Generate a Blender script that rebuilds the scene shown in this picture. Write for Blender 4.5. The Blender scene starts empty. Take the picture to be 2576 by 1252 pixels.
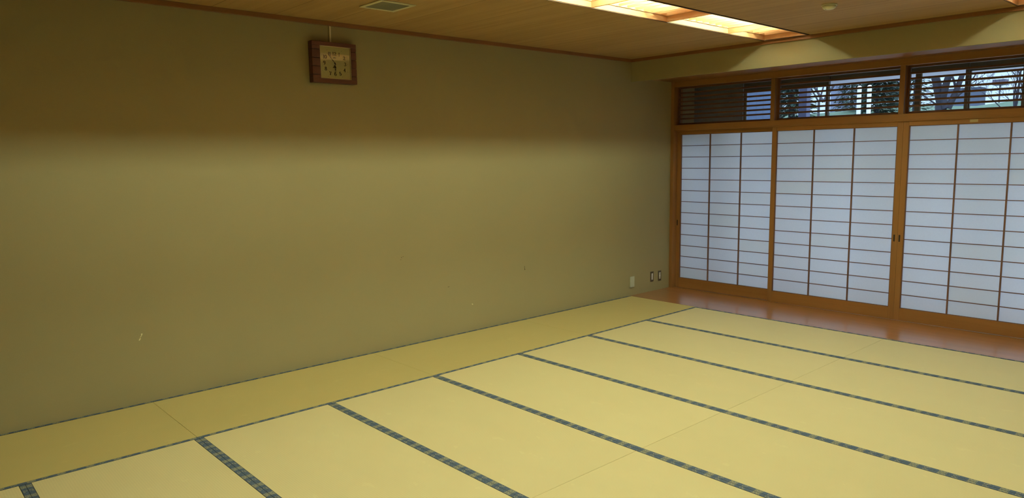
import bpy, bmesh, math, random
from mathutils import Vector, Matrix
C = bpy.context.scene.collection
R = math.radians

# ------------------------------------------------------------------ camera
cam_d = bpy.data.cameras.new('camera')
cam = bpy.data.objects.new('camera', cam_d)
C.objects.link(cam)
cam.location = (5.4165, -6.8140, 1.6929)
cam.rotation_euler = (R(82.6877), R(0.8193), R(47.7469))
cam_d.sensor_width = 36.0
cam_d.lens = 1812.307 / 2576 * 36.0
cam_d.clip_start = 0.05
cam_d.clip_end = 300
bpy.context.scene.camera = cam

# ------------------------------------------------------------------ world, exposure
sc = bpy.context.scene
sc.view_settings.view_transform = 'Standard'
sc.view_settings.look = 'None'
sc.view_settings.gamma = 1.0
sc.view_settings.use_curve_mapping = False
sc.view_settings.exposure = 0.0
sc.cycles.use_denoising = True
sc.cycles.max_bounces = 12
sc.cycles.diffuse_bounces = 6
sc.cycles.transparent_max_bounces = 16
sc.cycles.sample_clamp_indirect = 6.0

w = bpy.data.worlds.new('overcast_sky')
sc.world = w
w.use_nodes = True
nt = w.node_tree
nt.nodes.clear()
out = nt.nodes.new('ShaderNodeOutputWorld')
bg = nt.nodes.new('ShaderNodeBackground')
tc = nt.nodes.new('ShaderNodeTexCoord')
sep = nt.nodes.new('ShaderNodeSeparateXYZ')
nz = nt.nodes.new('ShaderNodeTexNoise'); nz.inputs['Scale'].default_value = 3.0
nz.inputs['Detail'].default_value = 5
ramp = nt.nodes.new('ShaderNodeValToRGB')
ramp.color_ramp.elements[0].position = 0.08; ramp.color_ramp.elements[0].color = (0.225, 0.295, 0.375, 1)
ramp.color_ramp.elements[1].position = 0.75; ramp.color_ramp.elements[1].color = (0.76, 0.86, 1.06, 1)
mixc = nt.nodes.new('ShaderNodeMix'); mixc.data_type = 'RGBA'
mixc.blend_type = 'MULTIPLY'; mixc.inputs[7].default_value = (0.80, 0.88, 0.95, 1)
nt.links.new(tc.outputs['Generated'], sep.inputs[0])
nt.links.new(tc.outputs['Generated'], nz.inputs['Vector'])
nt.links.new(sep.outputs['Z'], ramp.inputs[0])
nt.links.new(nz.outputs['Fac'], mixc.inputs[0])
nt.links.new(ramp.outputs[0], mixc.inputs[6])
nt.links.new(mixc.outputs[2], bg.inputs[0])
bg.inputs[1].default_value = 4.1
nt.links.new(bg.outputs[0], out.inputs[0])

TUBE_STRENGTH = 150.0
TUBE_COLOR = (0.88, 1.0, 0.66)

# ------------------------------------------------------------------ key dimensions (metres)
ZC = 2.79        # ceiling
YW = 0.798       # face of the timber window wall
RX = 5.90        # room width
YB = -8.10       # back wall
WA, L, W = 0.954, 1.985, 0.90   # mat width by the wall, mat length, mat width

# ------------------------------------------------------------------ mesh helpers
def build(name, verts, faces, m, parent=None, smooth=False, bevel=0.0):
    me = bpy.data.meshes.new(name)
    me.from_pydata([tuple(v) for v in verts], [], faces)
    me.validate(); me.update()
    if isinstance(m, (list, tuple)):
        for k in m: me.materials.append(k)
    else:
        me.materials.append(m)
    if smooth:
        for p in me.polygons: p.use_smooth = True
    o = bpy.data.objects.new(name, me)
    C.objects.link(o)
    if parent is not None: o.parent = parent
    if bevel > 0:
        b = o.modifiers.new('bevel', 'BEVEL'); b.width = bevel; b.segments = 2
        b.limit_method = 'ANGLE'; b.angle_limit = R(40)
    return o

class MB:
    def __init__(s): s.v = []; s.f = []
    def box(s, x0, x1, y0, y1, z0, z1):
        n = len(s.v)
        s.v += [(x0,y0,z0),(x1,y0,z0),(x1,y1,z0),(x0,y1,z0),(x0,y0,z1),(x1,y0,z1),(x1,y1,z1),(x0,y1,z1)]
        s.f += [(n,n+3,n+2,n+1),(n+4,n+5,n+6,n+7),(n,n+1,n+5,n+4),(n+1,n+2,n+6,n+5),(n+2,n+3,n+7,n+6),(n+3,n,n+4,n+7)]
        return s
    def prism_x(s, poly, x0, x1):           # poly in (y, z), counter-clockwise seen from +x
        n = len(s.v); k = len(poly)
        s.v += [(x0, p[0], p[1]) for p in poly] + [(x1, p[0], p[1]) for p in poly]
        s.f.append(tuple(n + i for i in reversed(range(k))))
        s.f.append(tuple(n + k + i for i in range(k)))
        for i in range(k):
            j = (i + 1) % k
            s.f.append((n + i, n + j, n + k + j, n + k + i))
        return s
    def tube(s, a, b, ra, rb, seg=10, caps=True):
        a = Vector(a); b = Vector(b); d = (b - a).normalized()
        u = d.orthogonal().normalized(); v = d.cross(u)
        n = len(s.v)
        for p, r in ((a, ra), (b, rb)):
            for i in range(seg):
                t = 2 * math.pi * i / seg
                s.v.append(tuple(p + u * (r * math.cos(t)) + v * (r * math.sin(t))))
        for i in range(seg):
            j = (i + 1) % seg
            s.f.append((n + i, n + j, n + seg + j, n + seg + i))
        if caps:
            s.f.append(tuple(n + i for i in reversed(range(seg))))
            s.f.append(tuple(n + seg + i for i in range(seg)))
        return s
    def lathe(s, prof, c, seg=32):          # prof: (radius, z) from top to bottom about vertical axis
        n = len(s.v)
        for r, z in prof:
            for i in range(seg):
                t = 2 * math.pi * i / seg
                s.v.append((c[0] + r * math.cos(t), c[1] + r * math.sin(t), c[2] + z))
        for k in range(len(prof) - 1):
            for i in range(seg):
                j = (i + 1) % seg
                s.f.append((n + k*seg + i, n + k*seg + j, n + (k+1)*seg + j, n + (k+1)*seg + i))
        s.f.append(tuple(n + (len(prof)-1)*seg + i for i in range(seg)))
        s.f.append(tuple(n + i for i in reversed(range(seg))))
        return s
    def go(s, name, m, parent=None, bevel=0.0, smooth=False):
        return build(name, s.v, s.f, m, parent, smooth, bevel)

def tag(o, label=None, cat=None, group=None, kind=None):
    if label: o['label'] = label
    if cat: o['category'] = cat
    if group: o['group'] = group
    if kind: o['kind'] = kind
    return o
def empty(name, loc=(0,0,0), rz=0.0):
    o = bpy.data.objects.new(name, None); C.objects.link(o)
    o.location = loc; o.rotation_euler = (0, 0, rz); o.empty_display_size = 0.1
    return o
def dup(root, loc=None, rz=None):
    r = root.copy(); C.objects.link(r)
    if loc is not None: r.location = loc
    if rz is not None: r.rotation_euler = (0, 0, rz)
    for ch in list(root.children):
        c = ch.copy(); C.objects.link(c); c.parent = r
        for g in list(ch.children):
            d = g.copy(); C.objects.link(d); d.parent = c
    return r

# ------------------------------------------------------------------ materials
def newmat(name):
    m = bpy.data.materials.new(name); m.use_nodes = True
    return m, m.node_tree, m.node_tree.nodes['Principled BSDF']
def N(nt, t, **kw):
    n = nt.nodes.new(t)
    for k, v in kw.items(): setattr(n, k, v)
    return n
def lk(nt, a, b): nt.links.new(a, b)
def math_(nt, op, a, b=None, c=None):
    n = N(nt, 'ShaderNodeMath', operation=op)
    for i, x in enumerate((a, b, c)):
        if x is None: continue
        if isinstance(x, (int, float)): n.inputs[i].default_value = x
        else: lk(nt, x, n.inputs[i])
    return n.outputs[0]
def mixcol(nt, f, a, b):
    n = N(nt, 'ShaderNodeMix', data_type='RGBA')
    for i, x in ((0, f), (6, a), (7, b)):
        if isinstance(x, (int, float)): n.inputs[i].default_value = x
        elif isinstance(x, (tuple, list)): n.inputs[i].default_value = (*x[:3], 1)
        else: lk(nt, x, n.inputs[i])
    return n.outputs[2]
def noise(nt, vec, scale, detail=3, rough=0.5):
    n = N(nt, 'ShaderNodeTexNoise'); n.inputs['Scale'].default_value = scale
    n.inputs['Detail'].default_value = detail; n.inputs['Roughness'].default_value = rough
    if vec is not None: lk(nt, vec, n.inputs['Vector'])
    return n.outputs['Fac']
def mapped(nt, src, scale=(1,1,1), rot=(0,0,0), loc=(0,0,0)):
    mp = N(nt, 'ShaderNodeMapping'); mp.inputs['Scale'].default_value = scale
    mp.inputs['Rotation'].default_value = rot; mp.inputs['Location'].default_value = loc
    lk(nt, src, mp.inputs['Vector']); return mp.outputs[0]
def ramp_(nt, f, stops):
    r = N(nt, 'ShaderNodeValToRGB'); e = r.color_ramp.elements
    while len(e) < len(stops): e.new(0.5)
    for k, (p, c) in enumerate(stops):
        e[k].position = p; e[k].color = (*c, 1)
    lk(nt, f, r.inputs[0]); return r.outputs[0]
def bump(nt, h, b, strength=0.3, dist=0.001):
    n = N(nt, 'ShaderNodeBump'); n.inputs['Strength'].default_value = strength
    n.inputs['Distance'].default_value = dist
    lk(nt, h, n.inputs['Height']); lk(nt, n.outputs[0], b.inputs['Normal'])

def plain(name, col, rough=0.5, metal=0.0, var=0.06, scale=30, spec=0.5, coat=0.0):
    m, nt, b = newmat(name)
    tcn = N(nt, 'ShaderNodeTexCoord')
    f = noise(nt, tcn.outputs['Object'], scale)
    a = tuple(c * (1 - var) for c in col); d = tuple(min(1, c * (1 + var)) for c in col)
    lk(nt, mixcol(nt, f, a, d), b.inputs['Base Color'])
    b.inputs['Roughness'].default_value = rough; b.inputs['Metallic'].default_value = metal
    b.inputs['Specular IOR Level'].default_value = spec
    b.inputs['Coat Weight'].default_value = coat
    return m

def wood(name, dark, light, axis='x', rough=0.45, ring=9.0, stretch=22.0, spec=0.4, coat=0.0, fine=0.5, coatr=0.1):
    """timber: grain stretched along one axis"""
    m, nt, b = newmat(name)
    g = N(nt, 'ShaderNodeNewGeometry')
    s = {'x': (1/stretch, 1, 1), 'y': (1, 1/stretch, 1), 'z': (1, 1, 1/stretch)}[axis]
    v = mapped(nt, g.outputs['Position'], s)
    n1 = noise(nt, v, ring, 4, 0.6)
    n2 = noise(nt, v, ring * 12, 3, 0.6)
    f = math_(nt, 'ADD', math_(nt, 'MULTIPLY', n1, 1 - fine * 0.5), math_(nt, 'MULTIPLY', n2, fine * 0.5))
    col = ramp_(nt, f, [(0.30, dark), (0.70, light)])
    lk(nt, col, b.inputs['Base Color'])
    b.inputs['Roughness'].default_value = rough
    b.inputs['Specular IOR Level'].default_value = spec
    b.inputs['Coat Weight'].default_value = coat; b.inputs['Coat Roughness'].default_value = coatr
    if coat > 0.9: b.inputs['Coat IOR'].default_value = 1.9
    bump(nt, n2, b, 0.15, 0.0006)
    return m

# wall plaster (fibrous clay plaster)
def plaster(name, a, b_):
    m, nt, b = newmat(name)
    g = N(nt, 'ShaderNodeNewGeometry')
    n1 = noise(nt, g.outputs['Position'], 1.3, 3, 0.5)
    n2 = noise(nt, g.outputs['Position'], 160, 3, 0.7)
    c = mixcol(nt, n1, a, b_)
    c = mixcol(nt, math_(nt, 'MULTIPLY', n2, 0.22), c, tuple(x * 0.62 for x in a))
    lk(nt, c, b.inputs['Base Color'])
    b.inputs['Roughness'].default_value = 0.95
    b.inputs['Specular IOR Level'].default_value = 0.08
    bump(nt, n2, b, 0.25, 0.0015)
    return m
M_WALL = plaster('clay_plaster', (0.34, 0.297, 0.172), (0.37, 0.325, 0.192))
M_WALL2 = plaster('darker_clay_plaster', (0.27, 0.23, 0.14), (0.30, 0.26, 0.16))  # darkened on the unseen walls to lower the light they bounce
M_WOODX = wood('cedar_along_x', (0.27, 0.125, 0.038), (0.37, 0.183, 0.060), 'x', 0.42)
M_WOODZ = wood('cedar_along_z', (0.26, 0.125, 0.042), (0.36, 0.183, 0.066), 'z', 0.42)
M_WOODY = wood('cedar_along_y', (0.26, 0.110, 0.033), (0.36, 0.165, 0.052), 'y', 0.45)
M_KUM = wood('lattice_cedar', (0.15, 0.070, 0.045), (0.21, 0.10, 0.062), 'x', 0.5)
M_SLAT = wood('slat_cedar', (0.105, 0.044, 0.024), (0.15, 0.064, 0.034), 'x', 0.5)
M_COFFER = wood('pale_ash', (0.47, 0.255, 0.12), (0.57, 0.33, 0.165), 'y', 0.5)
M_LOUV = wood('pale_louvre', (0.47, 0.255, 0.12), (0.57, 0.33, 0.165), 'x', 0.5)
M_BOARD = wood('lacquered_floor_board', (0.38, 0.155, 0.050), (0.50, 0.215, 0.072), 'x', 0.40, coat=1.0, coatr=0.19, stretch=30)
M_DARK = plain('dark_recess', (0.02, 0.014, 0.01), 0.8)
M_ALU = plain('grey_bronze_aluminium', (0.17, 0.16, 0.145), 0.45, 0.2)
M_ALUL = plain('bright_aluminium', (0.42, 0.45, 0.50), 0.4, 0.4)

# ceiling boards: grain along x, joint every 0.47 m along y
def ceiling_mat():
    m, nt, b = newmat('ceiling_boards')
    g = N(nt, 'ShaderNodeNewGeometry')
    sx = N(nt, 'ShaderNodeSeparateXYZ'); lk(nt, g.outputs['Position'], sx.inputs[0])
    yy = math_(nt, 'DIVIDE', math_(nt, 'ADD', sx.outputs['Y'], 20 * 0.468 - 0.345 + 0.47), 0.468)
    fr = math_(nt, 'FRACT', yy); fl = math_(nt, 'FLOOR', yy)
    wn = N(nt, 'ShaderNodeTexWhiteNoise', noise_dimensions='1D'); lk(nt, fl, wn.inputs['W'])
    cmb = N(nt, 'ShaderNodeCombineXYZ')
    lk(nt, math_(nt, 'ADD', math_(nt, 'MULTIPLY', sx.outputs['X'], 0.035), math_(nt, 'MULTIPLY', wn.outputs['Value'], 9)), cmb.inputs[0])
    lk(nt, sx.outputs['Y'], cmb.inputs[1]); 
    n1 = noise(nt, cmb.outputs[0], 16, 4, 0.6)
    n2 = noise(nt, cmb.outputs[0], 110, 2, 0.6)
    f = math_(nt, 'ADD', math_(nt, 'MULTIPLY', n1, 0.75), math_(nt, 'MULTIPLY', n2, 0.25))
    c = ramp_(nt, f, [(0.3, (0.37, 0.23, 0.102)), (0.7, (0.48, 0.315, 0.150))])
    c = mixcol(nt, math_(nt, 'MULTIPLY', wn.outputs['Value'], 0.25), c, (0.31, 0.19, 0.08))
    gap = math_(nt, 'LESS_THAN', fr, 0.009)
    c = mixcol(nt, gap, c, (0.12, 0.06, 0.02))
    lk(nt, c, b.inputs['Base Color'])
    b.inputs['Roughness'].default_value = 0.6
    b.inputs['Specular IOR Level'].default_value = 0.25
    bump(nt, math_(nt, 'SUBTRACT', n2, math_(nt, 'MULTIPLY', gap, 3)), b, 0.2, 0.001)
    return m
M_CEIL = ceiling_mat()

# woven rush: ribs run along the mat's own x axis
def tatami_mat(name, a, b_):
    m, nt, b = newmat(name)
    t = N(nt, 'ShaderNodeTexCoord'); obj = t.outputs['Object']
    sx = N(nt, 'ShaderNodeSeparateXYZ'); lk(nt, obj, sx.inputs[0])
    rib = math_(nt, 'SINE', math_(nt, 'MULTIPLY', sx.outputs['Y'], 2 * math.pi / 0.0125))
    strand = noise(nt, mapped(nt, obj, (40, 900, 1)), 1.0, 2, 0.7)
    oi = N(nt, 'ShaderNodeObjectInfo')
    big = noise(nt, mapped(nt, obj, (1.0, 1.6, 1)), 2.2, 3, 0.55)
    blot = noise(nt, mapped(nt, obj, (5, 9, 1)), 1.0, 3, 0.6)
    c = mixcol(nt, big, a, b_)
    c = mixcol(nt, math_(nt, 'MULTIPLY', oi.outputs['Random'], 0.25), c, tuple(x * 0.88 for x in a))
    c = mixcol(nt, math_(nt, 'MULTIPLY', math_(nt, 'SUBTRACT', 1, rib), 0.045), c, tuple(x * 0.45 for x in a))
    c = mixcol(nt, math_(nt, 'MULTIPLY', strand, 0.18), c, tuple(min(1, x * 1.15) for x in b_))
    c = mixcol(nt, math_(nt, 'MULTIPLY', math_(nt, 'GREATER_THAN', blot, 0.66), 0.10), c, tuple(min(1, x * 1.35) for x in b_))
    lk(nt, c, b.inputs['Base Color'])
    b.inputs['Roughness'].default_value = 0.55
    b.inputs['Specular IOR Level'].default_value = 0.35
    b.inputs['Anisotropic'].default_value = 0.75
    b.inputs['Sheen Weight'].default_value = 0.6; b.inputs['Sheen Roughness'].default_value = 0.45
    b.inputs['Sheen Tint'].default_value = (0.95, 0.82, 0.40, 1)
    vt = N(nt, 'ShaderNodeVectorTransform', vector_type='VECTOR', convert_from='OBJECT', convert_to='WORLD')
    vt.inputs[0].default_value = (1, 0, 0)
    lk(nt, vt.outputs[0], b.inputs['Tangent'])
    bump(nt, math_(nt, 'ADD', rib, strand), b, 0.18, 0.0006)
    return m
M_RUSH = tatami_mat('woven_rush', (0.74, 0.635, 0.35), (0.80, 0.70, 0.40))
M_RUSH2 = tatami_mat('sheen_darkened_rush', (0.56, 0.455, 0.185), (0.61, 0.505, 0.22))  # darker base colour holds the dull sheen of ribs seen crosswise
M_STRAW = plain('straw_core', (0.35, 0.28, 0.12), 0.9)

def hem_mat(half):
    m, nt, b = newmat('brocade_edge')
    t = N(nt, 'ShaderNodeTexCoord')
    sx = N(nt, 'ShaderNodeSeparateXYZ'); lk(nt, t.outputs['Object'], sx.inputs[0])
    X = sx.outputs['X']; Y = math_(nt, 'ABSOLUTE', sx.outputs['Y'])
    # distance across the strip, measured from the mat's long edge (strip runs 0.42..0.45)
    P = 0.14
    u = math_(nt, 'MULTIPLY', math_(nt, 'FRACT', math_(nt, 'DIVIDE', X, P)), P)
    vv = math_(nt, 'SUBTRACT', half, Y)
    def ring(cx, cy, r, wd):
        dx = math_(nt, 'SUBTRACT', u, cx); dy = math_(nt, 'SUBTRACT', vv, cy)
        d = math_(nt, 'SQRT', math_(nt, 'ADD', math_(nt, 'MULTIPLY', dx, dx), math_(nt, 'MULTIPLY', dy, dy)))
        return math_(nt, 'LESS_THAN', math_(nt, 'ABSOLUTE', math_(nt, 'SUBTRACT', d, r)), wd)
    pale = ring(0.020, 0.007, 0.0065, 0.0011)
    for a in ((0.036, 0.007, 0.006, 0.0011), (0.028, 0.019, 0.008, 0.0012), (0.044, 0.021, 0.0055, 0.0011),
              (0.015, 0.024, 0.004, 0.001), (0.088, 0.013, 0.008, 0.0012), (0.103, 0.019, 0.004, 0.001)):
        pale = math_(nt, 'MAXIMUM', pale, ring(*a))
    cloud = math_(nt, 'MULTIPLY', math_(nt, 'GREATER_THAN', u, 0.010), math_(nt, 'LESS_THAN', u, 0.052))
    weave = noise(nt, mapped(nt, t.outputs['Object'], (420, 120, 1)), 1.0, 2, 0.6)
    c = ramp_(nt, weave, [(0.35, (0.032, 0.058, 0.110)), (0.65, (0.11, 0.165, 0.27))])
    c = mixcol(nt, math_(nt, 'MULTIPLY', cloud, 0.6), c, (0.21, 0.23, 0.21))
    c = mixcol(nt, math_(nt, 'MULTIPLY', pale, 0.85), c, (0.42, 0.39, 0.22))
    edge = math_(nt, 'GREATER_THAN', vv, 0.0262)
    c = mixcol(nt, edge, c, (0.022, 0.022, 0.024))
    seam = math_(nt, 'LESS_THAN', vv, 0.0012)
    c = mixcol(nt, seam, c, (0.03, 0.045, 0.06))
    lk(nt, c, b.inputs['Base Color'])
    b.inputs['Roughness'].default_value = 0.75
    b.inputs['Specular IOR Level'].default_value = 0.2
    bump(nt, weave, b, 0.3, 0.0005)
    return m
M_HEM = hem_mat(0.45)
M_HEM2 = hem_mat(WA/2)

def paper_mat():
    m, nt, b = newmat('shoji_paper')
    nt.nodes.remove(b); o = nt.nodes['Material Output']
    g = N(nt, 'ShaderNodeNewGeometry')
    f = noise(nt, g.outputs['Position'], 60, 4, 0.7)
    col = mixcol(nt, f, (0.82, 0.82, 0.84), (0.89, 0.89, 0.91))
    t_ = N(nt, 'ShaderNodeTexCoord'); sx = N(nt, 'ShaderNodeSeparateXYZ'); lk(nt, t_.outputs['Object'], sx.inputs[0])
    cell = N(nt, 'ShaderNodeCombineXYZ')          # each sheet between the bars has aged a little differently
    lk(nt, math_(nt, 'FLOOR', math_(nt, 'DIVIDE', math_(nt, 'SUBTRACT', sx.outputs['X'], 0.052), 0.418)), cell.inputs[0])
    lk(nt, math_(nt, 'FLOOR', math_(nt, 'DIVIDE', math_(nt, 'SUBTRACT', sx.outputs['Z'], 0.127), 0.1389)), cell.inputs[1])
    oi = N(nt, 'ShaderNodeObjectInfo'); lk(nt, math_(nt, 'MULTIPLY', oi.outputs['Random'], 50), cell.inputs[2])
    wn = N(nt, 'ShaderNodeTexWhiteNoise', noise_dimensions='3D'); lk(nt, cell.outputs[0], wn.inputs['Vector'])
    col = mixcol(nt, math_(nt, 'MULTIPLY', math_(nt, 'POWER', wn.outputs['Value'], 4.0), 0.55), col, (0.80, 0.78, 0.68))
    d = N(nt, 'ShaderNodeBsdfDiffuse'); t = N(nt, 'ShaderNodeBsdfTranslucent')
    lk(nt, col, d.inputs[0]); lk(nt, col, t.inputs[0])
    mx = N(nt, 'ShaderNodeMixShader'); mx.inputs[0].default_value = 0.74
    lk(nt, d.outputs[0], mx.inputs[1]); lk(nt, t.outputs[0], mx.inputs[2]); lk(nt, mx.outputs[0], o.inputs[0])
    return m
M_PAPER = paper_mat()

def glass_mat(name='window_glass', tint=(0.93, 0.96, 0.98)):
    m, nt, b = newmat(name)
    nt.nodes.remove(b); o = nt.nodes['Material Output']
    tr = N(nt, 'ShaderNodeBsdfTransparent'); tr.inputs[0].default_value = (*tint, 1)
    gl = N(nt, 'ShaderNodeBsdfGlossy'); gl.inputs['Roughness'].default_value = 0.02
    fr = N(nt, 'ShaderNodeFresnel'); fr.inputs[0].default_value = 1.45
    mx = N(nt, 'ShaderNodeMixShader')
    lk(nt, fr.outputs[0], mx.inputs[0]); lk(nt, tr.outputs[0], mx.inputs[1]); lk(nt, gl.outputs[0], mx.inputs[2])
    lk(nt, mx.outputs[0], o.inputs[0])
    return m
M_GLASS = glass_mat()

def emit_mat(name, col, s):
    m, nt, b = newmat(name)
    b.inputs['Base Color'].default_value = (0.8, 0.8, 0.8, 1)
    b.inputs['Emission Color'].default_value = (*col, 1)
    b.inputs['Emission Strength'].default_value = s
    return m
M_TUBE = emit_mat('lit_tube', TUBE_COLOR, TUBE_STRENGTH)
M_WHITE = plain('white_enamel', (0.78, 0.78, 0.74), 0.4)

# ------------------------------------------------------------------ room shell
wl = MB().box(-0.15, 0.0, YB - 0.15, 1.36, -0.20, 3.30).go('wall_left', M_WALL)
tag(wl, 'long bare ochre clay-plastered wall behind the clock', kind='structure')
tag(MB().box(RX, RX + 0.15, YB, 0.95, -0.20, 3.30).go('wall_right', M_WALL2), 'ochre plastered wall behind the photographer', kind='structure')
tag(MB().box(-0.15, RX + 0.15, YB - 0.15, YB, -0.20, 3.30).go('wall_back', M_WALL2), 'ochre plastered wall at the back of the room', kind='structure')
tag(MB().box(0.0, RX, YB, -0.001, -0.20, -0.055).go('floor', M_STRAW), 'sub-floor under the mats', kind='structure')

# marks on the long wall: chips showing pale, and dark nicks
M_CHIP = plain('bare_plaster', (0.72, 0.66, 0.42), 0.9)
M_NICK = plain('dark_nick', (0.10, 0.07, 0.03), 0.9)
def mark(poly, m):
    n = len(poly)
    v = [(0.0, y, z) for y, z in poly] + [(0.0012, y, z) for y, z in poly]
    f = [tuple(range(n, 2*n))] + [(i, (i+1) % n, n + (i+1) % n, n + i) for i in range(n)]
    return build('scratch', v, f, m, wl)
mark([(-5.452,.452),(-5.446,.450),(-5.437,.463),(-5.440,.470),(-5.447,.462)], M_CHIP)
mark([(-5.440,.474),(-5.436,.474),(-5.424,.492),(-5.425,.499),(-5.434,.497),(-5.433,.487)], M_CHIP)
mark([(-5.443,.466),(-5.440,.464),(-5.436,.478),(-5.440,.480)], plain('worn_plaster', (0.62,0.50,0.28), 0.9))
mark([(-2.455,.266),(-2.449,.258),(-2.440,.256),(-2.438,.260),(-2.446,.268)], M_CHIP)
mark([(-1.743,.556),(-1.738,.560),(-1.736,.536),(-1.730,.522),(-1.735,.516),(-1.741,.524),(-1.740,.540)], M_NICK)
mark([(-3.255,.806),(-3.248,.806),(-3.248,.812),(-3.255,.812)], M_NICK)
mark([(-3.238,.813),(-3.231,.813),(-3.231,.817),(-3.238,.817)], M_NICK)
mark([(-3.262,.786),(-3.256,.786),(-3.256,.790),(-3.262,.790)], M_NICK)
mark([(-2.742,.470),(-2.722,.471),(-2.722,.474),(-2.742,.474)], M_NICK)

# ceiling with two long openings for the lights
CX = [(1.69, 2.15), (3.79, 4.25)]
CY0, CY1 = -7.70, -0.055
ce = MB()
xs = [0.0] + [v for a in CX for v in a] + [RX]
for i in range(0, len(xs) - 1, 2): ce.box(xs[i], xs[i+1], YB, 0.0, ZC, ZC + 0.02)
for a, b_ in CX:
    ce.box(a, b_, YB, CY0, ZC, ZC + 0.02); ce.box(a, b_, CY1, 0.0, ZC, ZC + 0.02)
tag(ce.go('ceiling', M_CEIL), 'ceiling of wide tan cedar boards', kind='structure')
tag(MB().box(-0.15, RX + 0.15, YB - 0.15, 1.36, 3.30, 3.36).go('ceiling', M_DARK), 'slab above the ceiling boards', kind='structure')
tag(MB().box(0.0, 0.028, YB, 0.0, ZC - 0.034, ZC - 0.0005).go('trim_1', wood('trim_cedar_y', (0.20,0.085,0.032), (0.28,0.125,0.050), 'y', 0.5), bevel=0.002),
    'dark cedar moulding between long wall and ceiling', kind='structure')
tag(MB().box(0.0285, RX, -0.028, 0.0, ZC - 0.034, ZC - 0.0005).go('trim_2', wood('trim_cedar_x', (0.20,0.085,0.032), (0.28,0.125,0.050), 'x', 0.5), bevel=0.002),
    'cedar moulding between ceiling and plastered bulkhead', kind='structure')
tag(MB().box(RX-0.028, RX, YB, -0.029, ZC - 0.034, ZC - 0.0005).go('trim_3', M_WOODY), 'cedar moulding above the right wall', kind='structure')

# bulkhead above the window bay: plaster skin, timber soffit
tag(MB().box(0.0, RX, 0.0, 0.03, 2.535, 3.30).box(0.0, RX, 0.03, 1.36, 2.60, 2.62).go('wall_window', M_WALL),
    'plastered bulkhead above the window bay', kind='structure')
tag(MB().box(0.0, RX, 0.03, YW, 2.579, 2.60).go('trim_4', M_WOODX), 'timber soffit under the bulkhead', kind='structure')

# boarded strip between mats and shoji
tag(MB().box(0.0, RX, 0.0005, 0.802, -0.20, -0.001).go('floor', M_BOARD), 'glossy red-brown floor board strip below the shoji', kind='structure')

# timber framing of the window wall
MUL = [(1.322, 1.370), (2.660, 2.708), (4.012, 4.060), (5.350, 5.398)]
fr = MB()
fr.box(0.0005, 0.046, YW - 0.004, 0.98, -0.05, 2.579)       # post in the corner
tag(fr.go('trim_5', M_WOODZ, bevel=0.002), 'cedar corner post at the end of the shoji', kind='structure')
tag(MB().box(0.0465, RX, YW, 0.94, 2.512, 2.5785).go('trim_6', M_WOODX, bevel=0.002), 'cedar head beam above the slatted openings', kind='structure')
km = MB().box(0.0465, RX, YW, 0.94, 1.990, 2.050)
km.box(0.0465, RX, YW, 0.812, 1.978, 1.990).box(0.0465, RX, 0.855, 0.863, 1.968, 1.990).box(0.0465, RX, 0.905, 0.94, 1.968, 1.990)
tag(km.go('trim_7', M_WOODX, bevel=0.0015), 'grooved cedar lintel rail above the shoji', kind='structure')
sl = MB().box(0.0465, RX, 0.8025, 0.812, -0.05, 0.004).box(0.0465, RX, 0.812, 0.94, -0.05, 0.000)
tag(sl.go('trim_8', M_WOODX, bevel=0.001), 'grooved cedar sill under the shoji', kind='structure')
for k, (a, b_) in enumerate(MUL):
    tag(MB().box(a, b_, YW + 0.001, 0.94, 2.0505, 2.5115).go('trim_%d' % (9 + k), M_WOODZ, bevel=0.002),
        'short cedar post between slatted openings', kind='structure')
tag(MB().box(5.4, RX, YW + 0.001, 0.94, -0.2, 2.511).go('wall_window', M_WALL), 'narrow plaster pier at the right end of the shoji', kind='structure')

# slatted transom panels
ORD = ['leftmost', 'middle', 'right-hand', 'far right']
sp = [0.0465] + [v for a in MUL for v in a]
for k in range(4):
    x0, x1 = sp[2*k] + 0.001, sp[2*k+1] - 0.001
    wnd = empty('window_%d' % (k + 1), (0, 0, 0))
    tag(wnd, '%s slatted transom opening above the shoji' % ORD[k], kind='structure')
    y0, y1 = 0.868, 0.898
    MB().box(x0, x0+0.022, y0, y1, 2.051, 2.511).box(x1-0.022, x1, y0, y1, 2.051, 2.511)\
        .box(x0+0.022, x1-0.022, y0, y1, 2.051, 2.073).box(x0+0.022, x1-0.022, y0, y1, 2.491, 2.511).go('window_frame', M_SLAT, wnd, bevel=0.001)
    s = MB()
    pitch = (2.491 - 2.073) / 8.0
    for i in range(1, 8):
        z = 2.073 + pitch * i + 0.001
        s.box(x0+0.0222, x1-0.0222, y0+0.003, y1-0.003, z-0.0095, z+0.0095)
    s.go('slats', M_SLAT, wnd)

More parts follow.
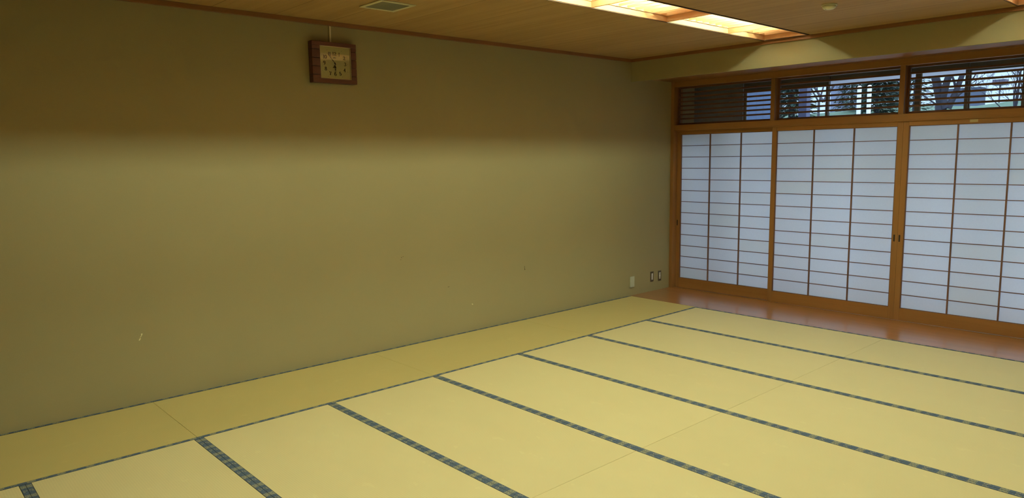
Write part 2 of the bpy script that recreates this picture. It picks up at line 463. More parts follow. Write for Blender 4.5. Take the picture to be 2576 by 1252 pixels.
# ------------------------------------------------------------------ shoji
def make_shoji(x0, x1, y0, pull_left, pull_right, n, label, tagplate=False):
    """sliding screen: x0..x1 outer width, y0 room-side face"""
    d = empty('door_%d' % n, (x0, y0, 0.001))
    tag(d, label, kind='structure')
    w_ = x1 - x0; T = 0.030; zb0, zb1, zt0, zt1 = 0.004, 0.127, 1.932, 1.979
    S = 0.052
    MB().box(0, S, 0, T, zb0, zt1).box(w_-S, w_, 0, T, zb0, zt1).go('stiles', M_WOODZ, d, bevel=0.0015)
    MB().box(S+0.0003, w_-S-0.0003, 0.0004, T, zb0, zb1).go('bottom_rail', M_WOODX, d, bevel=0.0015)
    MB().box(S+0.0003, w_-S-0.0003, 0.0004, T, zt0, zt1).go('top_rail', M_WOODX, d, bevel=0.0015)
    # inner moulding, lattice, paper
    lat = MB()
    h = (zt0 - zb1) / 13.0
    for i in range(1, 13):
        lat.box(S, w_-S, 0.008, 0.022, zb1 + h*i - 0.0035, zb1 + h*i + 0.0035)
    for i in (1, 2):
        xx = S + (w_ - 2*S) * i / 3.0
        lat.box(xx-0.006, xx+0.006, 0.0065, 0.0235, zb1, zt0)
    lat.box(S, S+0.006, 0.006, 0.024, zb1, zt0).box(w_-S-0.006, w_-S, 0.006, 0.024, zb1, zt0)
    lat.box(S, w_-S, 0.006, 0.024, zb1, zb1+0.005).box(S, w_-S, 0.006, 0.024, zt0-0.005, zt0)
    lat.go('lattice', M_KUM, d)
    build('paper', [(S-0.002, 0.0245, zb1-0.002), (w_-S+0.002, 0.0245, zb1-0.002), (w_-S+0.002, 0.0245, zt0+0.002), (S-0.002, 0.0245, zt0+0.002)],
          [(0, 1, 2, 3)], M_PAPER, d)
    for on, xc in ((pull_left, S/2 - 0.008), (pull_right, w_ - S/2 - 0.004)):
        if on:
            h_ = MB().box(xc-0.0075, xc+0.0075, -0.0008, 0.001, 0.796, 0.864).go('finger_pull', M_DARK, d)
            h_['label'] = 'dark oblong recessed finger pull'
            MB().box(xc-0.0095, xc-0.0075, -0.0012, 0.001, 0.794, 0.866).box(xc+0.0075, xc+0.0095, -0.0012, 0.001, 0.794, 0.866)\
                .box(xc-0.0095, xc+0.0095, -0.0012, 0.001, 0.864, 0.866).box(xc-0.0095, xc+0.0095, -0.0012, 0.001, 0.794, 0.796).go('pull_rim', M_WOODZ, h_)
    if tagplate:
        t_ = MB().box(3.28 - x0, 3.345 - x0, -0.0012, 0.0003, 1.944, 1.968).go('sticker', plain('yellowed_sticker', (0.50, 0.40, 0.20), 0.5), d)
        t_['label'] = 'small pale yellowed sticker on the top rail'
    return d
make_shoji(0.052, 1.392, 0.8635, True, False, 1, 'leftmost paper shoji screen beside the corner post')
make_shoji(1.345, 2.7105, 0.8135, False, True, 2, 'second paper shoji screen, left of the paired finger pulls')
make_shoji(2.7115, 4.077, 0.8135, True, False, 3, 'third paper shoji screen, cut by the right picture edge', True)
make_shoji(4.030, 5.394, 0.8635, False, True, 4, 'fourth paper shoji screen beyond the picture edge')

# ------------------------------------------------------------------ tatami mats
def make_mat(length, width, m, hem=True):
    """own x along the ribs and the cloth edges; centred; top at z=0"""
    root = empty('tatami_mat')
    l2, w2 = length/2 - 0.0010, width/2 - 0.0005
    MB().box(-l2, l2, -w2, w2, -0.05, -0.0012).go('mat_body', m, root, bevel=0.0015)
    for s in (-1, 1):
        a, b_ = (w2-0.029, w2+0.0002) if s > 0 else (-w2-0.0002, -w2+0.029)
        MB().box(-l2, l2, a, b_, -0.049, 0.0).go('cloth_edge', (M_HEM if width < 0.91 else M_HEM2), root, bevel=0.002)
    return root
G = 'tatami mats covering the floor'
ordw = ['nearest the window bay', 'second from the window bay', 'third from the window bay', 'fourth from the window bay',
        'fifth from the window bay', 'sixth from the window bay', 'seventh from the window bay', 'eighth from the window bay', 'ninth from the window bay']
# cross mats: columns B and C
pB = make_mat(L, W, M_RUSH)
first = True
for ci, (xc, side) in enumerate(((WA + L/2, 'in the row beside the wall-side mats'), (WA + 1.5*L, 'in the row right of the fine seam'))):
    for k in range(9):
        o = pB if first else dup(pB)
        first = False
        o.location = (xc, -W*(k + 0.5), 0)
        tag(o, 'pale crosswise tatami %s, %s' % (side, ordw[k]), 'tatami mat', G)
# wall-side mats
pA = make_mat(2*W, WA, M_RUSH2)
pA.rotation_euler = (0, 0, R(90))
for xc, side in ((WA/2, 'tatami lying lengthwise against the long wall'), (RX - WA/2 - 0.002, 'tatami lying lengthwise against the right wall')):
    for k in range(5):
        yc = -2*W*(k + 0.5)
        if k == 4: continue
        o = pA if (k == 0 and side.endswith('long wall')) else dup(pA)
        o.location = (xc, yc, 0)
        tag(o, 'browner %s, %s' % (side, ordw[k].replace(' from the window bay',' from the window').replace(' the window bay',' the window')), 'tatami mat', G)
pE = make_mat(W, WA, M_RUSH2); pE.rotation_euler = (0, 0, R(90)); pE.location = (WA/2, -8.5*W, 0)
tag(pE, 'half tatami against the long wall at the back', 'tatami mat', G)
o = dup(pE); o.location = (RX - WA/2 - 0.002, -8.5*W, 0)
tag(o, 'half tatami against the right wall at the back', 'tatami mat', G)

# ------------------------------------------------------------------ ceiling lights
M_EDGE = plain('dark_edge_strip', (0.06, 0.022, 0.010), 0.6)
def make_light(x0, x1):
    root = empty('recessed_ceiling_light', (x0, 0, ZC))
    w_ = x1 - x0; t = 0.011
    # frame boards all round; they drop slightly below the ceiling boards
    MB().box(0.0003, t, CY0, CY1, 0.0, 0.25).go('side_board', M_COFFER, root)
    MB().box(w_-t, w_-0.0003, CY0, CY1, 0.0, 0.25).go('side_board', M_COFFER, root)
    MB().box(t, w_-t, CY1-t, CY1-0.0003, 0.0, 0.25).go('end_board', M_COFFER, root)
    MB().box(t, w_-t, CY0+0.0003, CY0+t, 0.0, 0.25).go('end_board', M_COFFER, root)
    MB().box(0.0003, w_-0.0003, CY0, CY1, 0.25, 0.262).go('reflector', M_COFFER, root)
    MB().box(0.0, 0.008, CY0, CY1, -0.006, -0.0003).box(w_-0.016, w_, CY0, CY1, -0.006, -0.0003)\
        .box(0.008, w_-0.016, CY1-0.008, CY1, -0.006, -0.0003).box(0.008, w_-0.016, CY0, CY0+0.008, -0.006, -0.0003).go('edge_strip', M_EDGE, root)
    yb = [-0.72 - 0.945*i for i in range(8)]
    cb = [y for y in yb if y > CY0 + 0.2]
    for y in cb:
        MB().box(t+0.0002, w_-t-0.0002, y-0.006, y+0.006, -0.003, 0.088).go('cross_board', M_LOUV, root)
    edges = [CY1 - t] + cb + [CY0 + t]
    for i in range(len(edges) - 1):
        a, b_ = edges[i] - 0.006, edges[i+1] + 0.006       # a > b_
        lv = MB().box(t+0.0002, t+0.008, b_, a, 0.044, 0.051).box(w_-t-0.008, w_-t-0.0002, b_, a, 0.044, 0.051)
        n = max(1, round((a - b_) / 0.105))
        for k in range(1, n):
            y = a + (b_ - a) * k / n
            lv.box(t+0.001, w_-t-0.001, y-0.0032, y+0.0032, 0.047, 0.067)
        lv.box(t+0.008, w_-t-0.008, a-0.005, a, 0.044, 0.051).box(t+0.008, w_-t-0.008, b_, b_+0.005, 0.044, 0.051)
        lv.go('louvre', M_LOUV, root)
    for yc in (-0.99, -2.58, -4.10, -5.62):
        tb = MB().tube((w_/2, yc-0.61, 0.127), (w_/2, yc+0.61, 0.127), 0.0155, 0.0155, 14).go('lamp_tube', M_TUBE, root)
        MB().box(w_/2-0.02, w_/2+0.02, yc-0.645, yc-0.612, 0.115, 0.25).box(w_/2-0.02, w_/2+0.02, yc+0.612, yc+0.645, 0.115, 0.25)\
            .box(w_/2-0.03, w_/2+0.03, yc-0.645, yc+0.645, 0.215, 0.25).go('lamp_holder', M_WHITE, tb)
    return root
lt = make_light(*CX[0])
tag(lt, 'lit recessed ceiling light with wooden louvres, nearest the clock wall', 'ceiling light', 'louvred strip lights in the ceiling')
l2_ = dup(lt, loc=(CX[1][0], 0, ZC))
tag(l2_, 'lit recessed ceiling light showing only its end at the upper right corner', 'ceiling light', 'louvred strip lights in the ceiling')

# ------------------------------------------------------------------ ceiling vent
v = empty('ceiling_vent', (0.823, -3.838, ZC))
tag(v, 'square cream air vent set in the ceiling boards above the clock', 'air vent')
M_VENT = plain('cream_enamel', (0.62, 0.58, 0.40), 0.5)
a, b_ = 0.148, 0.118
MB().box(-a, a, -a, -b_, -0.008, 0.0).box(-a, a, b_, a, -0.008, 0.0).box(-a, -b_, -b_, b_, -0.008, 0.0).box(b_, a, -b_, b_, -0.008, 0.0).go('vent_frame', M_VENT, v, bevel=0.003)
g = MB()
for i in range(15):
    x = -b_ + 0.008 + i * (2*b_ - 0.016) / 14
    g.box(x-0.0028, x+0.0028, -b_, b_, -0.007, -0.002)
g.go('grille', plain('grey_grille', (0.30, 0.29, 0.22), 0.5), v)
MB().box(-b_, b_, -b_, b_, -0.0015, -0.0003).go('backing', plain('grey_backing', (0.16, 0.155, 0.12), 0.8), v)

# smoke detector
s_ = empty('smoke_detector', (2.885, -1.275, ZC))
tag(s_, 'round cream smoke detector on the ceiling right of the long light', 'smoke detector')
MB().lathe([(0.056, 0.0), (0.056, -0.008), (0.053, -0.010), (0.02, -0.0105)], (0,0,0), 36).go('base', M_VENT, s_, smooth=False)
MB().lathe([(0.048, -0.0102), (0.049, -0.018), (0.044, -0.028), (0.034, -0.035), (0.018, -0.0385), (0.004, -0.039)], (0,0,0), 36)\
    .go('cover', plain('cream_plastic', (0.72, 0.68, 0.50), 0.45), s_, smooth=True)
MB().lathe([(0.004, -0.036), (0.004, -0.0405), (0.002, -0.041)], (-0.012, -0.028, 0.004), 12).go('indicator', M_DARK, s_)

# ------------------------------------------------------------------ wall clock
def strokes(glyph, ox, oy, size, th_thick, th_thin, mb, depth0, depth1):
    """glyph polylines in unit box -> raised strips on the dial. plane coords: u right, v up"""
    for pts in glyph:
        for i in range(len(pts) - 1):
            (x0, y0), (x1, y1) = pts[i], pts[i+1]
            x0, x1 = ox + x0*size, ox + x1*size; y0, y1 = oy + y0*size, oy + y1*size
            dx, dy = x1-x0, y1-y0; L_ = math.hypot(dx, dy)
            if L_ < 1e-9: continue
            vert = abs(dy) / L_
            hw = (th_thin + (th_thick - th_thin) * vert ** 1.5) / 2
            nx, ny = -dy/L_*hw, dx/L_*hw
            ex, ey = dx/L_*hw*0.4, dy/L_*hw*0.4
            q = [(x0-ex+nx, y0-ey+ny), (x0-ex-nx, y0-ey-ny), (x1+ex-nx, y1+ey-ny), (x1+ex+nx, y1+ey+ny)]
            n = len(mb.v)
            for d_ in (depth0, depth1):
                for p in q: mb.v.append((d_, p[0], p[1]))
            mb.f += [(n+4, n+5, n+6, n+7), (n, n+1, n+5, n+4), (n+1, n+2, n+6, n+5), (n+2, n+3, n+7, n+6), (n+3, n, n+4, n+7)]
def arc(cx, cy, rx, ry, a0, a1, n=9):
    return [(cx + rx*math.cos(R(a0 + (a1-a0)*i/n)), cy + ry*math.sin(R(a0 + (a1-a0)*i/n))) for i in range(n+1)]
GL = {   # old-style serif figures, baseline 0, height 1, advance about 0.7
 '1': [[(.30,0),(.30,1)], [(.12,0),(.48,0)], [(.12,.98),(.30,.98)]],
 '2': [arc(.32,.72,.24,.28,165,-20) + [(.45,.45),(.10,.08)], [(.08,.03),(.32,.10),(.58,.03)], [(.58,.0),(.60,.22)], [(.08,.70),(.16,.66)]],
 '3': [arc(.30,.76,.22,.24,160,-80), arc(.30,.26,.26,.27,88,-160), [(.24,.52),(.34,.52)]],
 '4': [[(.42,0),(.42,1)], [(.42,.98),(.04,.30)], [(.04,.30),(.62,.30)], [(.26,0),(.58,0)]],
 '5': [[(.12,1),(.54,.97)], [(.12,1),(.10,.52)], arc(.30,.30,.27,.31,130,-160)],
 '6': [arc(.33,.50,.25,.50,60,180) + arc(.33,.30,.25,.30,180,360) + arc(.33,.30,.25,.28,0,170)],
 '7': [[(.06,1),(.08,.80)], [(.06,.93),(.60,.95)], [(.60,.95),(.34,.45),(.28,0)]],
 '8': [arc(.32,.75,.20,.24,0,360,14), arc(.32,.26,.26,.27,0,360,14)],
 '9': [arc(.33,.70,.25,.30,0,360,14), arc(.33,.50,.25,.50,0,-120)],
 '0': [arc(.33,.50,.28,.50,0,360,16)],
}
ck = empty('wall_clock', (0, 0, 0))
tag(ck, 'brown wooden wall clock with cream dial showing about seven minutes to six', 'clock')
M_CKW = wood('dark_walnut', (0.085, 0.030, 0.022), (0.125, 0.046, 0.034), 'y', 0.5, ring=14)
M_CKG = plain('groove_dark', (0.035, 0.014, 0.010), 0.7)
Y0, Y1, Z0, Z1 = -4.062, -3.668, 2.297, 2.622        # outline of the case
D0, D1, DZ0, DZ1 = -3.992, -3.718, 2.334, 2.588     # dial opening
XF = 0.068
case = MB()
nb = 5; hh = (Z1 - Z0) / nb
for i in range(nb):                                  # five stacked bars with eased edges and notched sides
    za, zb = Z0 + hh*i + 0.0018, Z0 + hh*(i+1) - 0.0018
    zs_ = sorted(set([za, zb] + [z for z in (DZ0, DZ1) if za < z < zb]))
    for j in range(len(zs_) - 1):
        q0, q1 = zs_[j], zs_[j+1]
        if q0 >= DZ0 - 1e-6 and q1 <= DZ1 + 1e-6:
            case.box(0.012, XF, Y0, D0, q0, q1); case.box(0.012, XF, D1, Y1, q0, q1)
        else:
            case.box(0.012, XF, Y0, Y1, q0, q1)
case.go('case', M_CKW, ck, bevel=0.003)
MB().box(0.0, 0.012, Y0+0.004, Y1-0.004, Z0+0.003, Z1-0.003)\
    .box(0.012, XF-0.005, Y0+0.004, D0-0.0004, Z0+0.003, Z1-0.003).box(0.012, XF-0.005, D1+0.0004, Y1-0.004, Z0+0.003, Z1-0.003)\
    .box(0.012, XF-0.005, D0-0.0004, D1+0.0004, Z0+0.003, DZ0-0.0004).box(0.012, XF-0.005, D0-0.0004, D1+0.0004, DZ1+0.0004, Z1-0.003).go('back_board', M_CKG, ck)
XD = 0.050
dial = MB().box(0.013, XD, D0, D1, DZ0, DZ1).go('dial', plain('cream_dial', (0.93, 0.90, 0.60), 0.5, var=0.03), ck)
rim = MB()
rim.box(XD, XF-0.004, D0, D0+0.003, DZ0, DZ1).box(XD, XF-0.004, D1-0.003, D1, DZ0, DZ1).box(XD, XF-0.004, D0+0.003, D1-0.003, DZ0, DZ0+0.003).box(XD, XF-0.004, D0+0.003, D1-0.003, DZ1-0.003, DZ1)
rim.go('dial_rim', plain('brass_rim', (0.62, 0.56, 0.40), 0.35, 0.5), ck)
cy, cz = (D0+D1)/2 - 0.002, (DZ0+DZ1)/2 - 0.004
M_INK = plain('black_ink', (0.012, 0.010, 0.008), 0.5)
SZ = 0.027
pos = {'12': (-0.004, 0.072), '1': (0.042, 0.070), '2': (0.084, 0.044), '3': (0.092, -0.004), '4': (0.086, -0.052), '5': (0.046, -0.081),
       '6': (0.001, -0.086), '7': (-0.044, -0.083), '8': (-0.083, -0.049), '9': (-0.094, -0.003), '10': (-0.088, 0.044), '11': (-0.046, 0.069)}
for t_, (du, dv) in pos.items():
    adv = 0.58 if t_ != '11' else 0.42
    wid = adv * len(t_)
    nm = MB()
    for i, ch in enumerate(t_):
        strokes(GL[ch], cy + du + (i*adv - wid/2 - (0.0 if ch != '1' else 0.02)) * SZ, cz + dv - SZ/2 + 0.004, SZ, 0.0062, 0.0020, nm, XD, XD+0.0006)
    nm.go('numeral', M_INK, dial)

tk = MB()
for i in range(60):
    a_ = 2*math.pi*i/60; c_, s2 = math.cos(a_), math.sin(a_)
    k = 0.113 / max(abs(c_), abs(s2)) if True else 0
    k = min(k, 0.128)
    y_, z_ = cy + k*s2, cz + k*c_*0.93
    r_ = 0.0017 if i % 5 == 0 else 0.0007
    if abs(y_-cy) < 0.128: tk.box(XD, XD+0.0005, y_-r_, y_+r_, z_-r_, z_+r_)
tk.go('minute_track', M_INK, dial)
em = MB()                                            # small printed mark under the twelve
for q in range(3):
    em.box(XD, XD+0.0005, cy-0.013+0.008*q, cy-0.0075+0.008*q, cz+0.040, cz+0.0475)
em.box(XD, XD+0.0005, cy-0.009, cy+0.006, cz+0.048, cz+0.0505)
em.go('printed_mark', plain('brown_ink', (0.10, 0.08, 0.04), 0.6), dial)
tri = MB()                                           # small printed triangular emblem above the six
n = len(tri.v)
em2 = [(-0.021, -0.030), (0.015, -0.030), (0.002, -0.008), (-0.006, -0.008)]
for d_ in (XD, XD+0.0004):
    for p in em2: tri.v.append((d_, cy + p[0], cz + p[1] - 0.006))
tri.f += [(4,5,6,7), (0,1,5,4), (1,2,6,5), (2,3,7,6), (3,0,4,7)]
tri.go('emblem', plain('brown_emblem', (0.24, 0.20, 0.10), 0.6), dial)
def hand(ang, parts, x0, name):
    """parts: (r0, r1, halfwidth0, halfwidth1); ang clockwise from 12"""
    mb = MB(); u = (math.sin(ang), math.cos(ang)); nrm = (u[1], -u[0])
    for r0, r1, h0, h1 in parts:
        q = [(r0, h0), (r0, -h0), (r1, -h1), (r1, h1)]
        n = len(mb.v)
        for d_ in (x0, x0 + 0.0008):
            for r_, h_ in q: mb.v.append((d_, cy + u[0]*r_ + nrm[0]*h_, cz + u[1]*r_ + nrm[1]*h_))
        mb.f += [(n+4,n+5,n+6,n+7), (n+3,n+2,n+1,n), (n,n+1,n+5,n+4), (n+1,n+2,n+6,n+5), (n+2,n+3,n+7,n+6), (n+3,n,n+4,n+7)]
    return mb.go(name, M_INK, ck)
hand(R(53.3*6), [(-0.012, 0.020, .0022, .0016), (0.020, 0.030, .0016, .0034), (0.030, 0.040, .0034, .0016), (0.040, 0.060, .0016, .0028), (0.060, 0.105, .0028, .0006)], XD+0.0050, 'minute_hand')
hand(R(177), [(-0.010, 0.016, .0022, .0018), (0.016, 0.028, .0018, .0060), (0.028, 0.040, .0060, .0018), (0.040, 0.048, .0018, .0046), (0.048, 0.056, .0046, .0016), (0.056, 0.078, .0016, .0008)], XD+0.0030, 'hour_hand')
pin = MB(); pin.tube((XD, cy, cz), (XD+0.0072, cy, cz), 0.004, 0.004, 14); pin.go('spindle', M_INK, ck)
MB().box(XD+0.0095, XD+0.0105, D0+0.0031, D1-0.0031, DZ0+0.0031, DZ1-0.0031).go('glass', glass_mat('clock_glass', (0.97, 0.97, 0.95)), ck)

cc = MB().box(0.0, 0.010, -3.872, -3.857, Z1 + 0.001, ZC - 0.035).go('cable_cover', plain('cream_pvc', (0.68, 0.62, 0.44), 0.5), bevel=0.002)
tag(cc, 'thin cream cable cover running up from the clock to the ceiling moulding', 'cable cover')

# ------------------------------------------------------------------ wall plates
bp = empty('blank_wall_plate', (0, 0.036, 0.166))
tag(bp, 'pale blank wall plate low on the wall, left of the two dark socket plates', 'wall plate')
MB().box(0.0, 0.008, -0.036, 0.036, -0.062, 0.062).go('mounting_box', M_VENT, bp, bevel=0.002)
MB().box(0.0081, 0.0145, -0.040, 0.040, -0.066, 0.066).go('cover', plain('pale_grey_plastic', (0.50, 0.52, 0.42), 0.4), bp, bevel=0.003)
M_PL = plain('bronze_plate', (0.13, 0.10, 0.075), 0.35, 0.4)
M_INS = plain('white_insert', (0.72, 0.70, 0.66), 0.4)
def plate(y, z, sockets):
    r = empty('wall_socket', (0, y, z))
    MB().box(0.0, 0.006, -0.031, 0.031, -0.063, 0.063).go('face_plate', M_PL, r, bevel=0.002)
    MB().box(0.0061, 0.0085, -0.014, 0.014, -0.040, 0.040).go('insert', M_INS, r, bevel=0.001)
    if sockets:
        for dz in (0.021, -0.021):
            s = MB()
            for dy in (-0.0065, 0.0065): s.box(0.0084, 0.0092, dy-0.0018, dy+0.0018, dz-0.006, dz+0.006)
            s.go('socket_slots', M_DARK, r)
    else:
        s = MB().box(0.0084, 0.0090, -0.0125, 0.0125, -0.0365, 0.0365).go('rocker', M_INS, r)
    return r
tag(plate(0.436, 0.182, False), 'dark plate with plain white insert, between blank plate and socket', 'wall plate')
tag(plate(0.594, 0.176, True), 'dark plate with white two-slot power socket nearest the shoji', 'wall socket')

# ------------------------------------------------------------------ outer window wall and outdoors
M_OUTW = plain('outer_render', (0.26, 0.27, 0.29), 0.9)
YO = 1.30
tag(MB().box(0.0, 0.69, YO, YO+0.06, 2.02, 2.598).box(0.0, 0.05, YO, YO+0.06, -0.2, 2.02).box(0.69, RX, YO, YO+0.06, 2.53, 2.598).box(5.6, RX, YO, YO+0.06, -0.2, 2.53)
    .go('wall_outer', M_OUTW), 'dark outer wall beyond the shoji', kind='structure')
tag(MB().box(0.0, RX, 0.9405, YO+0.06, -0.2, -0.02).go('floor', M_BOARD), 'narrow boarded gap between shoji and outer glazing', kind='structure')
def sash(n, x0, x1, ztop, label, yo=0.0, light=True, top=2.53):
    r = empty('window_%d' % n, (0, YO + yo, 0)); tag(r, label, kind='structure')
    f = MB(); s = 0.03
    f.box(x0, x0+s, 0, 0.025, -0.01, top).box(x1-s, x1, 0, 0.025, -0.01, top).box(x0+s, x1-s, 0, 0.025, -0.01, 0.06).box(x0+s, x1-s, 0, 0.025, ztop, top)
    f.go('window_frame', M_ALU, r)
    MB().box(x0+s, x1-s, 0.010, 0.015, 0.06, ztop).go('pane', M_GLASS, r)
    if light:
        MB().box(x0+s, x0+s+0.012, 0.002, 0.009, 0.06, ztop).go('glazing_bead', M_ALUL, r)
    return r
sash(11, 0.051, 0.689, 1.985, 'outer glass pane low behind the leftmost shoji', 0.0, False, 2.019)
sash(5, 0.70, 1.740, 2.435, 'outer glass pane behind the leftmost slatted opening', 0.0)
sash(6, 1.700, 2.650, 2.485, 'outer glass pane behind the middle slatted opening', 0.03)
sash(7, 2.650, 3.110, 2.485, 'outer glass pane at the left of the right-hand slatted opening', 0.0)
sash(8, 3.090, 3.575, 2.455, 'outer glass pane at the right of the right-hand slatted opening', 0.03, False)
sash(9, 3.575, 4.60, 2.455, 'outer glass pane beyond the picture edge', 0.0)
sash(10, 4.58, 5.60, 2.455, 'outermost glass pane at the right end', 0.03)

# eaves
tag(MB().prism_x([(YO+0.0605, 2.64), (2.45, 2.53), (2.45, 2.66), (YO+0.0605, 2.80)][::1], 0.75, 6.2).go('trim_13', plain('painted_soffit', (0.55, 0.58, 0.62), 0.8)),
    'pale eaves board outside the windows', kind='structure')
# ground and grass bank
def ground():
    nx, ny = 60, 60; v = []; f = []
    random.seed(4)
    for j in range(ny+1):
        y = 1.4 + (60-1.4) * (j/ny)**1.3
        for i in range(nx+1):
            x = -40 + 60*i/nx
            t = min(1, max(0, (y-15)/5.0)); t = t*t*(3-2*t)
            z = -0.3 + t*3.47 + 0.05*math.sin(x*1.3+y)*t + 0.03*math.sin(x*4.1)*t + (y-20)*0.0*t
            if y > 22: z -= min(1.2, (y-22)*0.05)
            v.append((x, y, z))
    for j in range(ny):
        for i in range(nx):
            a = j*(nx+1)+i; f.append((a, a+1, a+nx+2, a+nx+1))
    m, nt, b = newmat('grass_bank')
    g = N(nt, 'ShaderNodeNewGeometry')
    n1 = noise(nt, g.outputs['Position'], 1.2, 6, 0.75)
    lk(nt, ramp_(nt, n1, [(0.3, (0.05, 0.11, 0.06)), (0.55, (0.085, 0.145, 0.095)), (0.75, (0.19, 0.24, 0.19))]), b.inputs['Base Color'])
    b.inputs['Roughness'].default_value = 0.95
    o = build('grass_bank', v, f, m); tag(o, 'green grass bank rising outside the windows', kind='structure')
ground()
tag(MB().box(-9, 9, 1.365, 8.6, -0.4, -0.22).go('bounce_slab', plain('pale_bounce_surface', (0.60, 0.60, 0.60), 0.9)), 'added unseen pale slab bouncing daylight up at the shoji', kind='structure')  # unseen slab added as a reflector, lights the shoji paper from below
# siding building on the left
bl = empty('neighbouring_building', (-0.2, 1.37, -0.25))
tag(bl, 'blue-grey clad building wing seen through the leftmost slatted opening', 'building')
def siding():
    m, nt, b = newmat('blue_grey_cladding')
    g = N(nt, 'ShaderNodeNewGeometry'); sx = N(nt, 'ShaderNodeSeparateXYZ'); lk(nt, g.outputs['Position'], sx.inputs[0])
    a = math_(nt, 'LESS_THAN', math_(nt, 'FRACT', math_(nt, 'MULTIPLY', sx.outputs['Y'], 5.0)), 0.10)
    c_ = math_(nt, 'LESS_THAN', math_(nt, 'FRACT', math_(nt, 'MULTIPLY', sx.outputs['Z'], 9)), 0.12)
    lk(nt, mixcol(nt, math_(nt, 'MULTIPLY', math_(nt, 'MAXIMUM', a, c_), 0.35), (0.070, 0.115, 0.20), (0.035, 0.055, 0.11)), b.inputs['Base Color'])
    b.inputs['Roughness'].default_value = 0.7
    return m
M_SID = siding()
MB().box(-4.0, 0.0, 0.0, 2.50, 0.0, 4.6).go('wall', M_SID, bl)
MB().box(-4.1, 0.12, 0.0, 2.62, 4.6, 4.75).go('roof', plain('grey_roof', (0.20, 0.22, 0.27), 0.7), bl)
# square column under the eaves
cl = MB().box(0.455, 0.575, 3.2, 3.32, -0.3, 2.62).go('porch_column', plain('pale_column', (0.085, 0.10, 0.17), 0.7), bevel=0.004)
tag(cl, 'blue-grey square column seen through the middle slatted opening', 'column')
# two white posts
M_WP = plain('white_paint', (0.86, 0.90, 0.92), 0.5)
for xx, lb in ((-1.095, 'left of the two slim white posts outside'), (-0.89, 'right of the two slim white posts outside')):
    p_ = empty('garden_post', (xx, 9.0, -0.3))
    tag(p_, lb, 'post', 'white posts outside the middle opening')
    MB().tube((0,0,0), (0,0,3.30), 0.042, 0.042, 16).go('shaft', M_WP, p_, smooth=False)
    MB().lathe([(0.02, 3.36), (0.046, 3.335), (0.05, 3.30), (0.046, 3.295)], (0,0,0), 16).go('cap', M_WP, p_)
# distant buildings
M_BARK0 = plain('mast_paint', (0.12, 0.13, 0.17), 0.8)
def box_house(x0, x1, y, z1, col, label, depth=0.9):
    r = empty('distant_building', ((x0+x1)/2, y, 1.5)); h = (x1-x0)/2
    tag(r, label, 'building', 'buildings beyond the bank')
    MB().box(-h, h, 0, depth, -1.0, z1-1.5).go('wall', plain('far_wall', col, 0.8), r)
    MB().box(-h-0.01, h+0.01, -0.02, depth+0.02, z1-1.5, z1-1.44).go('roof', plain('far_roof', tuple(c*0.7 for c in col), 0.8), r)
box_house(-12.95, -12.30, 34, 5.5, (0.20, 0.23, 0.33), 'narrow pale far building left of the white posts, showing between slats')
box_house(-11.95, -11.45, 34.2, 5.05, (0.19, 0.22, 0.31), 'narrow pale far building just left of the first white post')
box_house(-7.4, -5.66, 34, 4.66, (0.10, 0.125, 0.19), 'low dark grey far building left in the right-hand opening')
wt = empty('water_tank', (-5.0, 34.3, 2.0))
tag(wt, 'small dark far tank on a slim mast behind the thin bare tree', 'water tank')
MB().box(-0.26, 0.26, 0, 0.6, 2.78, 3.03).go('tank', plain('far_tank', (0.09, 0.095, 0.15), 0.8), wt)
MB().tube((0, 0.3, -1.0), (0, 0.3, 2.78), 0.035, 0.035, 8).go('mast', M_BARK0, wt)
# trees
M_BARK = plain('bark', (0.035, 0.036, 0.05), 0.9)
M_BARK2 = plain('grey_bark', (0.07, 0.07, 0.09), 0.9)
def branch_tree(name, loc, trunk, seed, m, label, depth=5, twig=0.008, spread=0.5, ratio=0.72):
    rnd = random.Random(seed)
    root = empty(name, loc); tag(root, label, 'tree', 'bare trees outside')
    tr = MB(); tw = MB()
    def grow(p, d, ln, r, k):
        mb = tr if k == 0 else tw
        segs = 3; q = Vector(p); dd = Vector(d).normalized()
        for i in range(segs):
            nd = (dd + Vector((rnd.uniform(-.16,.16), rnd.uniform(-.16,.16), rnd.uniform(-.05,.12)))).normalized()
            e = q + nd * (ln/segs)
            r2 = r * 0.86
            mb.tube(q, e, r, r2, 7 if k < 2 else 4, False)
            if k > 0 and k < depth and rnd.random() < 0.6:
                side = (nd + Vector((rnd.uniform(-1,1), rnd.uniform(-1,1), rnd.uniform(-.1,.6)))*0.9).normalized()
                grow(e, side, ln*0.55, r2*0.5, k+1)
            q, dd, r = e, nd, r2
        if k < depth:
            for i in range(2 if k < 3 else 3):
                nd = (dd + Vector((rnd.uniform(-1,1), rnd.uniform(-1,1), rnd.uniform(-.3,.5)))*spread).normalized()
                grow(q, nd, ln*ratio*rnd.uniform(.8,1.1), max(twig*0.5, r*0.72), k+1)
    for (p, d, ln, r, k) in trunk: grow(Vector(p), Vector(d), ln, r, k)
    tr.go('trunk', m, root, smooth=True) if tr.v else None
    tw.go('branches', m, root, smooth=True)
    return root
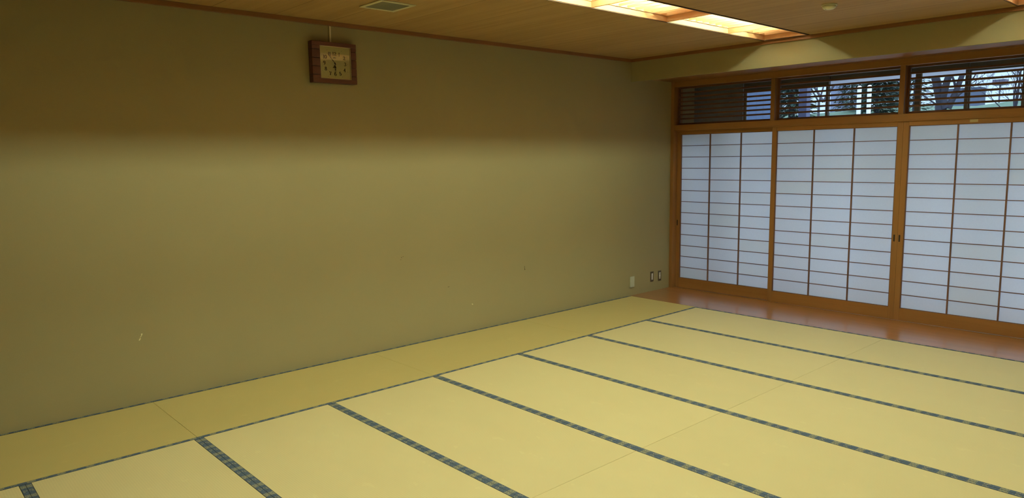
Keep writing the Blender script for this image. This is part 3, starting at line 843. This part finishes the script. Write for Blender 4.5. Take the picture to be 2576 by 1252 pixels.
# large forked tree: trunk, then two main limbs
bt = branch_tree('bare_tree', (-0.64, 13.0, -0.3), [((0,0,-0.1),(0,0,1),3.2,0.20,0), ((0.02,0,3.0),(0.40,0,1),1.3,0.085,2), ((-0.02,0,3.0),(-0.55,0,1),1.3,0.095,2), ((0.05,0,3.1),(0.9,0.2,0.8),0.8,0.028,2), ((-.05,0,3.0),(-1,0.2,.5),1.0,0.028,2)],
            11, M_BARK, 'large bare tree with dark forked trunk behind the right-hand slats', depth=5)
branch_tree('bare_tree', (-0.25, 17.2, 1.0), [((0,0,-0.1),(0.02,0,1),2.0,0.045,0), ((0.0,0,1.85),(-0.25,0,1),0.8,0.026,1), ((0,0,1.7),(0.4,0.1,1),0.8,0.024,1), ((0,0,1.5),(-0.7,0.1,.9),0.7,0.02,1), ((0,0,1.8),(0.05,0,1),1.0,0.03,1)], 5, M_BARK, 'thin bare tree in the right pane of the right-hand opening', depth=4)
branch_tree('bare_tree', (-1.75, 24.0, 2.6), [((0,0,-0.1),(0.02,0,1),0.9,0.035,0), ((0,0,0.75),(-0.3,0,1),0.7,0.022,1), ((0,0,0.7),(0.4,0,1),0.7,0.022,1), ((0,0,0.6),(-.8,0,.8),0.6,0.018,1)], 8, M_BARK, 'slender bare sapling between forked tree and thin tree', depth=4)
branch_tree('bare_tree', (-5.35, 16.6, 0.5), [((0,0,-0.1),(0.02,0,1),2.9,0.06,0), ((0,0,2.8),(0.6,0,1),1.2,0.05,1), ((0,0,2.8),(-0.7,0,1),1.2,0.045,1)], 21, M_BARK2, 'pale-barked bare tree just left of the white posts', depth=4)
# evergreens: leafy masses
def leaf_mat(name, a, b_):
    m, nt, b = newmat(name)
    g = N(nt, 'ShaderNodeNewGeometry')
    lk(nt, mixcol(nt, noise(nt, g.outputs['Position'], 3.0, 4, 0.7), a, b_), b.inputs['Base Color'])
    b.inputs['Roughness'].default_value = 0.8
    return m
M_LEAF = leaf_mat('dark_needles', (0.015, 0.040, 0.032), (0.05, 0.105, 0.075))
def evergreen(loc, rx, h, seed, label, n=2600):
    rnd = random.Random(seed); root = empty('evergreen_tree', loc); tag(root, label, 'tree', 'evergreens outside')
    MB().tube((0,0,-0.1), (0,0,h*0.9), 0.10, 0.03, 8).go('trunk', M_BARK, root)
    v = []; f = []
    for i in range(n):
        t = rnd.random() ** 0.8; z = 0.4 + t*(h-0.4)
        rr = rx * (1 - t)**0.55 * rnd.uniform(0.25, 1.0) + 0.05
        a = rnd.uniform(0, 2*math.pi); c = Vector((rr*math.cos(a), rr*math.sin(a), z))
        d = Vector((math.cos(a), math.sin(a), rnd.uniform(-.6,.1))).normalized(); s = rnd.uniform(.08,.19)
        side = d.cross(Vector((rnd.uniform(-.4,.4), rnd.uniform(-.4,.4), 1))).normalized() * s*0.22
        k = len(v)
        v += [tuple(c - side*0.4), tuple(c + d*s*0.5 - side), tuple(c + d*s), tuple(c + d*s*0.5 + side)]
        f.append((k, k+1, k+2, k+3))
    build('foliage', v, f, M_LEAF, root)
evergreen((-1.66, 7.2, -0.3), 0.42, 6.2, 3, 'dark evergreen behind the left half of the middle opening', 9000)
for (xx, yy, zz, rr, hh_, sd, lb) in ((-7.4, 23.6, 2.2, 0.8, 3.4, 31, 'dark evergreen on the bank between the pane stiles of the middle opening'),
                              (-5.43, 20.4, 2.2, 0.8, 3.9, 32, 'dark evergreen on the bank directly behind the white posts'),
                              (-6.3, 25.3, 2.2, 0.8, 2.6, 33, 'low dark evergreen on the bank at the right of the middle opening'),
                              (-10.3, 24.0, 2.2, 1.0, 3.6, 34, 'dark evergreen on the bank behind the blue-grey column')):
    evergreen((xx, yy, zz), rr, hh_, sd, lb, 4200)
evergreen((-1.35, 10.6, -0.3), 0.55, 4.6, 7, 'dark evergreen just right of the white posts', 6500)
evergreen((-2.75, 17.0, 1.0), 0.60, 3.9, 9, 'small evergreen at the right edge of the middle opening', 1800)
